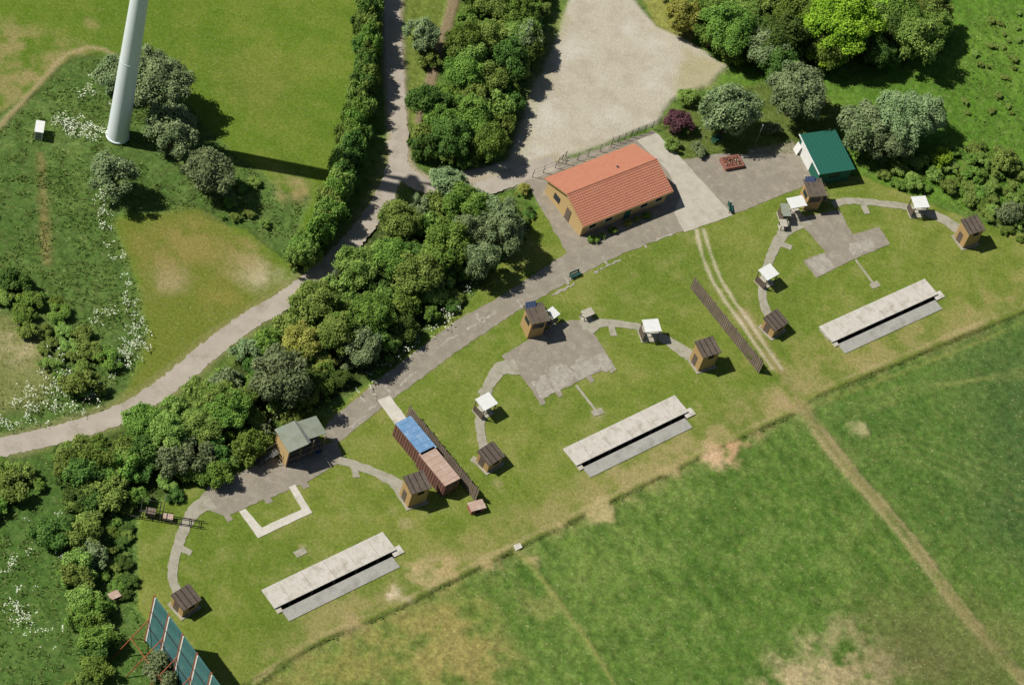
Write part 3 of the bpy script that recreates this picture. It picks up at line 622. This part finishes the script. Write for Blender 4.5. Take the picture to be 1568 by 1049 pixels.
# ---------------------------------------------------------------- wind turbine
base=P(180,208); hubs=P(622,288); D=(hubs-base).length; HH=D*tan(ELEV)
g=group('wind_turbine',base,atan2(-SL.y,-SL.x))   # local x toward the sun
r0,r1=1.5,0.95; vs=[];fs=[];ns=40;nz=14
for k in range(nz+1):
    z=HH*k/nz; r=r0+(r1-r0)*k/nz
    for i in range(ns): vs.append((r*cos(2*pi*i/ns),r*sin(2*pi*i/ns),z))
for k in range(nz):
    for i in range(ns): fs.append((k*ns+i,k*ns+(i+1)%ns,(k+1)*ns+(i+1)%ns,(k+1)*ns+i))
mobj('tower',vs,fs,M['tower'],g,smooth=True)
tube(g,'base_flange',(0,0,0),(0,0,0.25),1.62,1.6,M['tower'],32); 
for z in (HH*0.33,HH*0.66): tube(g,'section_flange',(0,0,z),(0,0,z+0.12),r0+(r1-r0)*z/HH+0.02,r0+(r1-r0)*z/HH+0.02,M['tower'],32)
box(g,'access_door',(-0.2,-1.47,1.4),(0.9,0.12,2.0),M['grey'])
n1=box(g,'nacelle',(0,0.9,HH+0.9),(2.4,5.0,2.3),M['tower'])
bv=n1.modifiers.new('b','BEVEL'); bv.width=0.5; bv.segments=3
tube(g,'hub',(0,-1.6,HH+0.9),(0,-3.0,HH+0.9),1.1,0.4,M['tower'],20)
for j,ph in enumerate((140,260,20)):
    ph=radians(ph); dx,dz=cos(ph),sin(ph); vs=[];Lb=12.5
    prof=[(0,0.35,0.35),(0.1,0.4,0.35),(0.22,0.8,0.2),(0.5,0.55,0.12),(0.8,0.35,0.07),(1,0.1,0.03)]
    for t,cw,th in prof:
        o=Vector((dx*Lb*t,-1.9,HH+0.9+dz*Lb*t)); sd_=Vector((-dz,0,dx))
        for a_,b_ in ((-cw,0),(0,-th),(cw,0),(0,th)): vs.append(o+sd_*(a_*0.4)+Vector((0,a_*0.5+b_*0.4,0))+sd_*b_*0.9)
    fs=[]
    for k in range(5):
        for i in range(4): fs.append((4*k+i,4*k+(i+1)%4,4*k+4+(i+1)%4,4*k+4+i))
    fs.append((20,21,22,23)); mobj('blade_%d'%j,vs,fs,M['tower'],g,smooth=True)

# ---------------------------------------------------------------- vegetation
def leafmat(name,dark,light,k=1.0,trans=0.22):
    m=bpy.data.materials.new(name); m.use_nodes=True; n=m.node_tree; n.nodes.remove(n.nodes['Principled BSDF'])
    a=n.nodes.new('ShaderNodeAttribute'); a.attribute_name='tint'
    oi=n.nodes.new('ShaderNodeObjectInfo'); 
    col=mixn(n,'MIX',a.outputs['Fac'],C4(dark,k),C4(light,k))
    hs=n.nodes.new('ShaderNodeHueSaturation'); n.links.new(col,hs.inputs['Color'])
    n.links.new(ramp(n,oi.outputs['Random'],0,1,0.478,0.514),hs.inputs['Hue']); n.links.new(ramp(n,oi.outputs['Random'],0,1,0.75,1.3),hs.inputs['Value'])
    d=n.nodes.new('ShaderNodeBsdfDiffuse'); n.links.new(hs.outputs[0],d.inputs[0])
    t=n.nodes.new('ShaderNodeBsdfTranslucent'); n.links.new(hs.outputs[0],t.inputs[0]); ms=n.nodes.new('ShaderNodeMixShader'); ms.inputs[0].default_value=trans
    n.links.new(d.outputs[0],ms.inputs[1]); n.links.new(t.outputs[0],ms.inputs[2]); n.links.new(ms.outputs[0],n.nodes['Material Output'].inputs[0]); return m
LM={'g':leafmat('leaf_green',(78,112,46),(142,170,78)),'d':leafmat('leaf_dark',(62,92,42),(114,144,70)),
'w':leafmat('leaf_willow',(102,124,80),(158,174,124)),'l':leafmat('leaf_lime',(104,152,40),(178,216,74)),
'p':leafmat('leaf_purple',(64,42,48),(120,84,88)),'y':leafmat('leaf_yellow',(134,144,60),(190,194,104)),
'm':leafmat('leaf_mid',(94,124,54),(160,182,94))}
M['core']=matn('shaded_crown_filler',(36,52,24),(26,40,18),3)  # solid filler lumps in crowns; dark colour paints the shade between leaf clumps
phi=(1+5**.5)/2
ico=np.array([(-1,phi,0),(1,phi,0),(-1,-phi,0),(1,-phi,0),(0,-1,phi),(0,1,phi),(0,-1,-phi),(0,1,-phi),(phi,0,-1),(phi,0,1),(-phi,0,-1),(-phi,0,1)]); ico/=np.linalg.norm(ico[0])
icof=[(0,11,5),(0,5,1),(0,1,7),(0,7,10),(0,10,11),(1,5,9),(5,11,4),(11,10,2),(10,7,6),(7,1,8),(3,9,4),(3,4,2),(3,2,6),(3,6,8),(3,8,9),(4,9,5),(2,4,11),(6,2,10),(8,6,7),(9,8,1)]
def crown(name,R,hz,cz,ncl,leaves,leaf,seed,cr=(0.24,0.38)):
    r=np.random.default_rng(seed); V=[];Fc=[];MI=[];T=[]
    asp=r.uniform(0.82,1.2); cc=[];rr=[]
    for i in range(ncl):
        d=r.normal(size=3); d/=np.linalg.norm(d); d[2]=abs(d[2])*0.9-0.2 if r.random()<0.8 else d[2]
        u=r.uniform(0.35,1)**0.6; c=np.array([d[0]*R*asp,d[1]*R/asp,d[2]*hz])*u*0.82; rc=R*r.uniform(*cr)*(1.12-0.3*u)
        cc.append(c+np.array([0,0,cz])); rr.append(rc)
    tot=sum(x*x for x in rr); nv=0
    for c,rc in zip(cc,rr):
        n_=int(leaves*rc*rc/tot); d=r.normal(size=(n_,3)); d[:,2]=np.where(r.random(n_)<0.7,np.abs(d[:,2]),d[:,2]); d/=np.linalg.norm(d,axis=1)[:,None]
        rad=rc*r.uniform(0.7,1.18,n_)*(1+0.15*np.sin(d[:,0]*5+c[0])*np.cos(d[:,1]*5+c[1])); p=c+d*rad[:,None]
        nrm=d*0.7+r.normal(size=(n_,3))*0.45+np.array([0,0,0.4]); nrm/=np.linalg.norm(nrm,axis=1)[:,None]
        t=np.cross(nrm,r.normal(size=(n_,3))); t/=np.linalg.norm(t,axis=1)[:,None]+1e-9; b_=np.cross(nrm,t)
        s=leaf*r.uniform(0.5,1.25,n_)[:,None]; a_=t*s*0.5; b2=b_*s*0.36
        q_=np.stack([p-a_,p-b2+a_*0.1,p+a_,p+b2+a_*0.1],1).reshape(-1,3)
        V.append(q_); f=np.arange(n_*4).reshape(-1,4)+nv; nv+=n_*4; Fc+=[tuple(x) for x in f.tolist()]; MI+=[0]*n_
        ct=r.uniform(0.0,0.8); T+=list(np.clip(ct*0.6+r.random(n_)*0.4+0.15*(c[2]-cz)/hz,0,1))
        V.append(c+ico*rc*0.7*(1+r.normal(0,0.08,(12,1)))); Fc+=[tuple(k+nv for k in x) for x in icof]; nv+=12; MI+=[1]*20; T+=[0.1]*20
    def tub(p0,p1,ra,rb):
        nonlocal nv
        p0=np.array(p0,float);p1=np.array(p1,float); d=p1-p0; d/=np.linalg.norm(d); a=np.cross(d,[0.3,0.9,0.1]); a/=np.linalg.norm(a); b=np.cross(d,a)
        V.append(np.array([p0+(a*cos(k*pi/3)+b*sin(k*pi/3))*ra for k in range(6)]+[p1+(a*cos(k*pi/3)+b*sin(k*pi/3))*rb for k in range(6)]))
        for k in range(6): Fc.append((nv+k,nv+(k+1)%6,nv+6+(k+1)%6,nv+6+k)); MI.append(2); T.append(0)
        nv+=12
    tb=R*0.07+0.05; tub((0,0,-0.1),(0.05*R,0,cz*0.6),tb,tb*0.7)
    for c in cc[:7]: tub((0.05*R,0,cz*0.55),c,tb*0.5,tb*0.15)
    me=bpy.data.meshes.new(name); me.from_pydata(np.concatenate(V).tolist(),[],Fc)
    me.polygons.foreach_set('material_index',MI); at=me.attributes.new('tint','FLOAT','FACE'); at.data.foreach_set('value',np.array(T,np.float32))
    me.materials.append(LM['g']); me.materials.append(M['core']); me.materials.append(M['bark']); me.update(); return me
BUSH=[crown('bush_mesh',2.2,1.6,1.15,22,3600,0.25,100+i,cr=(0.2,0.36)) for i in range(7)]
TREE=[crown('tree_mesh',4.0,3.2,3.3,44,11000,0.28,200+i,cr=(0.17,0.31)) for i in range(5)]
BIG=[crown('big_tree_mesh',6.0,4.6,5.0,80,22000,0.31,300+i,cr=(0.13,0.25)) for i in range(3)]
def plant(name,x,y,R,typ,par=None,zs=1.0,z0=0):
    if R<3: me=random.choice(BUSH); k=R/2.2
    elif R<5.2: me=random.choice(TREE); k=R/4.0
    else: me=random.choice(BIG); k=R/6.0
    o=bpy.data.objects.new(name,me); link(o,par)
    o.location=(x-(par.location.x if par else 0),y-(par.location.y if par else 0),z0)
    s=random.uniform(0.9,1.1); o.scale=(k*s,k/s,k*zs*random.uniform(0.9,1.1)); o.rotation_euler=(0,0,random.uniform(0,6.28))
    o.material_slots[0].link='OBJECT'; o.material_slots[0].material=LM[typ]; return o
def tree(name,px,py,rpx,typ,zs=1.0):
    R=rpx/10.3; z=R*(0.52 if R<3 else 0.83)*zs; c=P(px,py,z); return plant(name,c.x,c.y,R,typ,None,zs)
lane_w=[P2(*p) for p in LANE]; lane2=[P2(*p) for p in [(600,-40),(601,20),(604,90),(608,160),(612,225),(625,268),(680,290),(745,287),(850,250)]]
pave_w=[P2(*p) for p in [(495,660),(600,585),(700,512),(765,468),(860,405)]]
def clear(x,y,r,kl=0.8):
    X=np.array([x]);Y=np.array([y]); return segd(X,Y,lane_w)[0]>1.3+kl*r and segd(X,Y,lane2)[0]>1.2+0.5*r and segd(X,Y,pave_w)[0]>2.3+0.85*r
def scatter(name,poly,rr,types,n,sep=1.0,zc=1.2,zs=(0.8,1.2)):
    pts=[P2(p[0],p[1],zc) for p in poly]; a=np.array(pts); par=group(name,a.mean(0),0); placed=[]
    for _ in range(n*14):
        if len(placed)>=n: break
        x=random.uniform(a[:,0].min(),a[:,0].max()); y=random.uniform(a[:,1].min(),a[:,1].max()); r=random.uniform(*rr)
        if not ins(np.array([x]),np.array([y]),pts)[0]: continue
        if any((x-u)**2+(y-v)**2<(sep*(r+s)/2)**2 for u,v,s in placed): continue
        if not clear(x,y,r): continue
        placed.append((x,y,r)); plant('bush',x,y,r,random.choice(types),par,random.uniform(*zs))
def hedge(name,line,r,sp,types,jit=0.5,zc=1.2,zs=1.0,kl=0.5):
    c=catmull([P2(p[0],p[1],zc) for p in line],sp); par=group(name,c[0],0)
    for p in c:
        for s in (-1,1):
            x=p[0]+random.gauss(0,jit); y=p[1]+random.gauss(0,jit); R=random.uniform(*r)
            if not clear(x,y,R,kl): continue
            plant('bush',x,y,R,random.choice(types),par,zs*random.uniform(0.85,1.15))
hedge('lane_hedge',[(562,-30),(562,50),(556,130),(545,200),(528,255),(506,312),(480,358),(456,390)],(1.5,2.3),1.5,'gmdm',0.5,2.6,2.3,0.2)
scatter('woodland_belt',W2,(1.6,3.6),'gdmmdg',70,0.78,2.0,(1.0,1.6))
scatter('woodland_belt',W3,(1.2,3.3),'gdmmgdmw',185,0.88,1.8,(0.8,1.6))
hedge('boundary_hedge',[(100,705),(125,745),(112,790),(130,840),(118,890),(128,940),(138,1000),(120,1075)],(1.0,2.5),1.8,'gdmm',1.2)
hedge('boundary_hedge',[(215,695),(170,722),(130,745)],(1.4,2.5),1.9,'gdm',1.1)
scatter('woodland_belt',W6,(2.2,4.4),'gdmdg',50,0.8,3.0,(0.9,1.4))
scatter('scrub',[(1330,235),(1400,235),(1460,215),(1568,230),(1600,380),(1530,350),(1470,305),(1400,285),(1335,268)],(0.7,1.8),'gmmg',56,1.05,0.7,(0.6,1.0))
scatter('scrub',[(-10,410),(50,440),(110,470),(160,530),(175,590),(120,620),(70,560),(20,480),(-10,480)],(0.8,2.2),'mgm',26,1.15,0.7,(0.6,1.0))
scatter('scrub',[(-20,700),(60,705),(60,760),(-20,790)],(0.8,2.2),'mg',9,0.9,0.7,(0.6,1.0))
scatter('scrub',[(170,770),(205,770),(200,800),(205,880),(195,930),(165,930),(150,850)],(0.5,1.3),'mdg',22,1.1,0.5,(0.5,0.8))
scatter('scrub',[(300,200),(430,290),(450,330),(440,390),(395,340),(330,330)],(0.5,1.2),'mg',9,1.0,0.5,(0.5,0.8))
scatter('scrub',[(740,400),(790,345),(812,318),(818,328),(790,370),(760,395)],(0.6,1.3),'md',14,0.9,0.5,(0.7,1.0))
scatter('scrub',[(1460,60),(1568,0),(1568,200),(1480,180)],(0.3,0.9),'m',24,1.2,0.3,(0.4,0.6))
T=[('willow_tree',240,128,58,'w'),('willow_tree',178,112,36,'w'),('willow_tree',262,207,45,'w'),('willow_tree',322,266,41,'w'),('willow_tree',172,270,40,'w'),
('willow_tree',1118,170,52,'w'),('willow_tree',1220,140,54,'w'),('willow_tree',1175,75,42,'w'),('willow_tree',1325,190,50,'w'),('willow_tree',1380,185,54,'w'),('willow_tree',1420,180,36,'w'),('willow_tree',1360,222,38,'w'),
('lime_tree',1290,32,72,'l'),('lime_tree',1360,5,48,'l'),('lime_tree',1270,80,36,'l'),('oak_tree',1115,38,54,'g'),('oak_tree',1385,45,46,'d'),('oak_tree',1225,20,48,'g'),('willow_tree',1430,25,38,'m'),
('yellow_tree',1048,22,36,'y'),('copper_plum_tree',1040,188,27,'p'),('willow_tree',648,55,32,'w'),('willow_tree',655,90,22,'m'),('willow_tree',800,60,32,'w'),
('oak_tree',720,185,38,'g'),('oak_tree',690,208,38,'d'),('oak_tree',740,60,38,'m'),('oak_tree',790,20,38,'g'),('oak_tree',750,120,34,'m'),
('willow_tree',690,282,36,'w'),('oak_tree',640,420,40,'m'),('oak_tree',685,375,44,'g'),('oak_tree',600,395,36,'g'),('oak_tree',545,408,36,'m'),('willow_tree',430,578,50,'w'),
('yellow_tree',462,522,34,'y'),('yellow_tree',488,553,24,'y'),('oak_tree',480,462,38,'m'),('oak_tree',350,625,38,'g'),('oak_tree',258,665,34,'m'),('oak_tree',570,480,36,'g'),('oak_tree',715,318,38,'g'),('oak_tree',520,510,32,'g'),('oak_tree',612,338,36,'m'),
('oak_tree',125,590,26,'m'),('oak_tree',20,430,26,'d'),('hazel_bush',1440,242,20,'l'),('hazel_bush',1410,250,16,'m'),('hazel_bush',1535,250,24,'m'),('hazel_bush',1490,268,20,'g'),('hazel_bush',1545,325,24,'w'),
('hazel_bush',1055,150,20,'m'),('hazel_bush',1030,222,14,'m'),('hazel_bush',1070,228,14,'w'),('hazel_bush',1180,198,16,'w'),('hazel_bush',130,820,28,'m'),('hazel_bush',140,850,24,'w'),
('willow_tree',245,1030,30,'w'),('garden_shrub',909,367,9,'g'),('garden_shrub',938,352,8,'g'),('garden_shrub',961,341,8,'y'),('garden_shrub',975,337,6,'m'),('garden_shrub',990,331,8,'g'),('garden_shrub',922,361,6,'m'),
('garden_shrub',752,433,9,'m'),('garden_shrub',1153,545,9,'g'),('hazel_bush',20,742,26,'m'),('hazel_bush',460,380,20,'g'),('hazel_bush',800,290,12,'y'),('hazel_bush',118,762,22,'d')]
for t in T: tree(*t, zs=1.5 if (t[1],t[2]) in ((752,433),(1153,545)) else (1.12 if t[3]>30 else 1.0))

# rough grass tufts (one mesh) and cow parsley (one mesh)
tp=[];
def pts_in(poly,dens):
    a=[P2(*p) for p in poly]; A=np.array(a); n_=int((np.ptp(A[:,0])*np.ptp(A[:,1]))*dens)
    x=rng.uniform(A[:,0].min(),A[:,0].max(),n_); y=rng.uniform(A[:,1].min(),A[:,1].max(),n_); k=ins(x,y,a)
    if n_: k&=segd(x,y,lane_w)>1.9
    return np.stack([x[k],y[k]],1)
ROUGH=[([(-20,215),(40,165),(110,95),(150,88),(250,120),(320,200),(430,290),(470,300),(440,390),(380,340),(300,325),(190,325),(175,345),(212,440),(225,520),(195,590),(140,630),(-20,665)],8),
([(-20,705),(90,700),(205,770),(212,930),(240,1060),(-20,1060)],6),([(1300,250),(1600,240),(1600,390),(1480,325)],6),([(1400,60),(1600,-10),(1600,240),(1460,200)],3),(W3,3),
([(640,500),(700,470),(770,400),(820,320),(770,410),(705,485),(605,560),(430,690),(320,740),(430,680),(560,590)],8)]
for p,dn in ROUGH: tp.append(pts_in(p,dn))
for L_ in (B1,B2):
    c=catmull([P2(*p) for p in L_],0.16); tp.append(c+rng.normal(0,0.2,c.shape))
tp=np.concatenate(tp); cl_=fbm(tp[:,0],tp[:,1],1.6,77); tp=tp[cl_>0.48]; n_=len(tp)
vs=np.zeros((n_*2,3,3))
for s in range(2):
    a=rng.uniform(0,2*pi,n_); wd=rng.uniform(0.06,0.14,n_); h=rng.uniform(0.1,0.32,n_); lx=rng.normal(0,0.2,(n_,2))
    vs[s*n_:(s+1)*n_,0]=np.stack([tp[:,0]-np.cos(a)*wd,tp[:,1]-np.sin(a)*wd,np.full(n_,-0.25)],1)
    vs[s*n_:(s+1)*n_,1]=np.stack([tp[:,0]+np.cos(a)*wd,tp[:,1]+np.sin(a)*wd,np.full(n_,-0.25)],1)
    vs[s*n_:(s+1)*n_,2]=np.stack([tp[:,0]+lx[:,0],tp[:,1]+lx[:,1],h-0.1],1)
me=bpy.data.meshes.new('rough_grass'); N3=n_*2
me.vertices.add(N3*3); me.vertices.foreach_set('co',vs.astype(np.float32).ravel()); me.loops.add(N3*3); me.loops.foreach_set('vertex_index',np.arange(N3*3,dtype=np.int32)); me.polygons.add(N3); me.polygons.foreach_set('loop_start',np.arange(0,N3*3,3,dtype=np.int32)); me.update(calc_edges=True)
at=me.attributes.new('tint','FLOAT','FACE'); at.data.foreach_set('value',rng.random(N3).astype(np.float32)); me.materials.append(leafmat('rough_grass_blades',(104,130,64),(148,166,94),trans=0.4)); link(bpy.data.objects.new('rough_grass',me))
V=[];Fc=[]
def umb(line,n_,sp):
    c=catmull([P2(*p) for p in line],0.3)
    for _ in range(n_):
        p=c[random.randrange(len(c))]+rng.normal(0,sp,2); z=random.uniform(0.4,0.9)
        for _ in range(random.randint(3,10)):
            q_=p+rng.normal(0,0.25,2); s=random.uniform(0.04,0.11); k=len(V); zz=z+random.uniform(-0.15,0.15); t0=random.uniform(-0.4,0.4)*s
            for a in range(5): V.append((q_[0]+s*cos(a*1.2566),q_[1]+s*sin(a*1.2566),zz+t0*cos(a*1.2566)))
            Fc.append(tuple(range(k,k+5)))
for l_,n_,s_ in [([(85,183),(140,212)],50,0.8),([(100,200),(160,205),(200,215)],26,0.6),([(110,150),(150,140)],12,1.0),([(150,245),(160,330),(178,395),(205,460),(212,520)],52,0.55),([(215,510),(205,545),(180,550)],48,1.0),
 ([(100,535),(95,580),(60,600),(10,635)],66,1.3),([(-5,650),(60,632),(130,615),(160,585)],52,1.0),([(20,920),(42,965)],34,0.9),([(10,880),(20,860)],8,0.4),([(560,600),(600,560),(650,515),(690,480)],34,0.6),([(380,680),(350,705),(310,730)],34,0.6),
 ([(770,400),(800,350)],14,0.5),([(690,470),(720,440)],10,0.4),([(60,800),(80,900),(90,1000)],14,1.5),([(145,490),(180,480)],12,0.8),([(380,660),(420,650)],24,0.8)]: umb(l_,n_,s_)
mobj('cow_parsley',V,Fc,M['flower'])
print('done',NV,n_,len(bpy.data.objects))
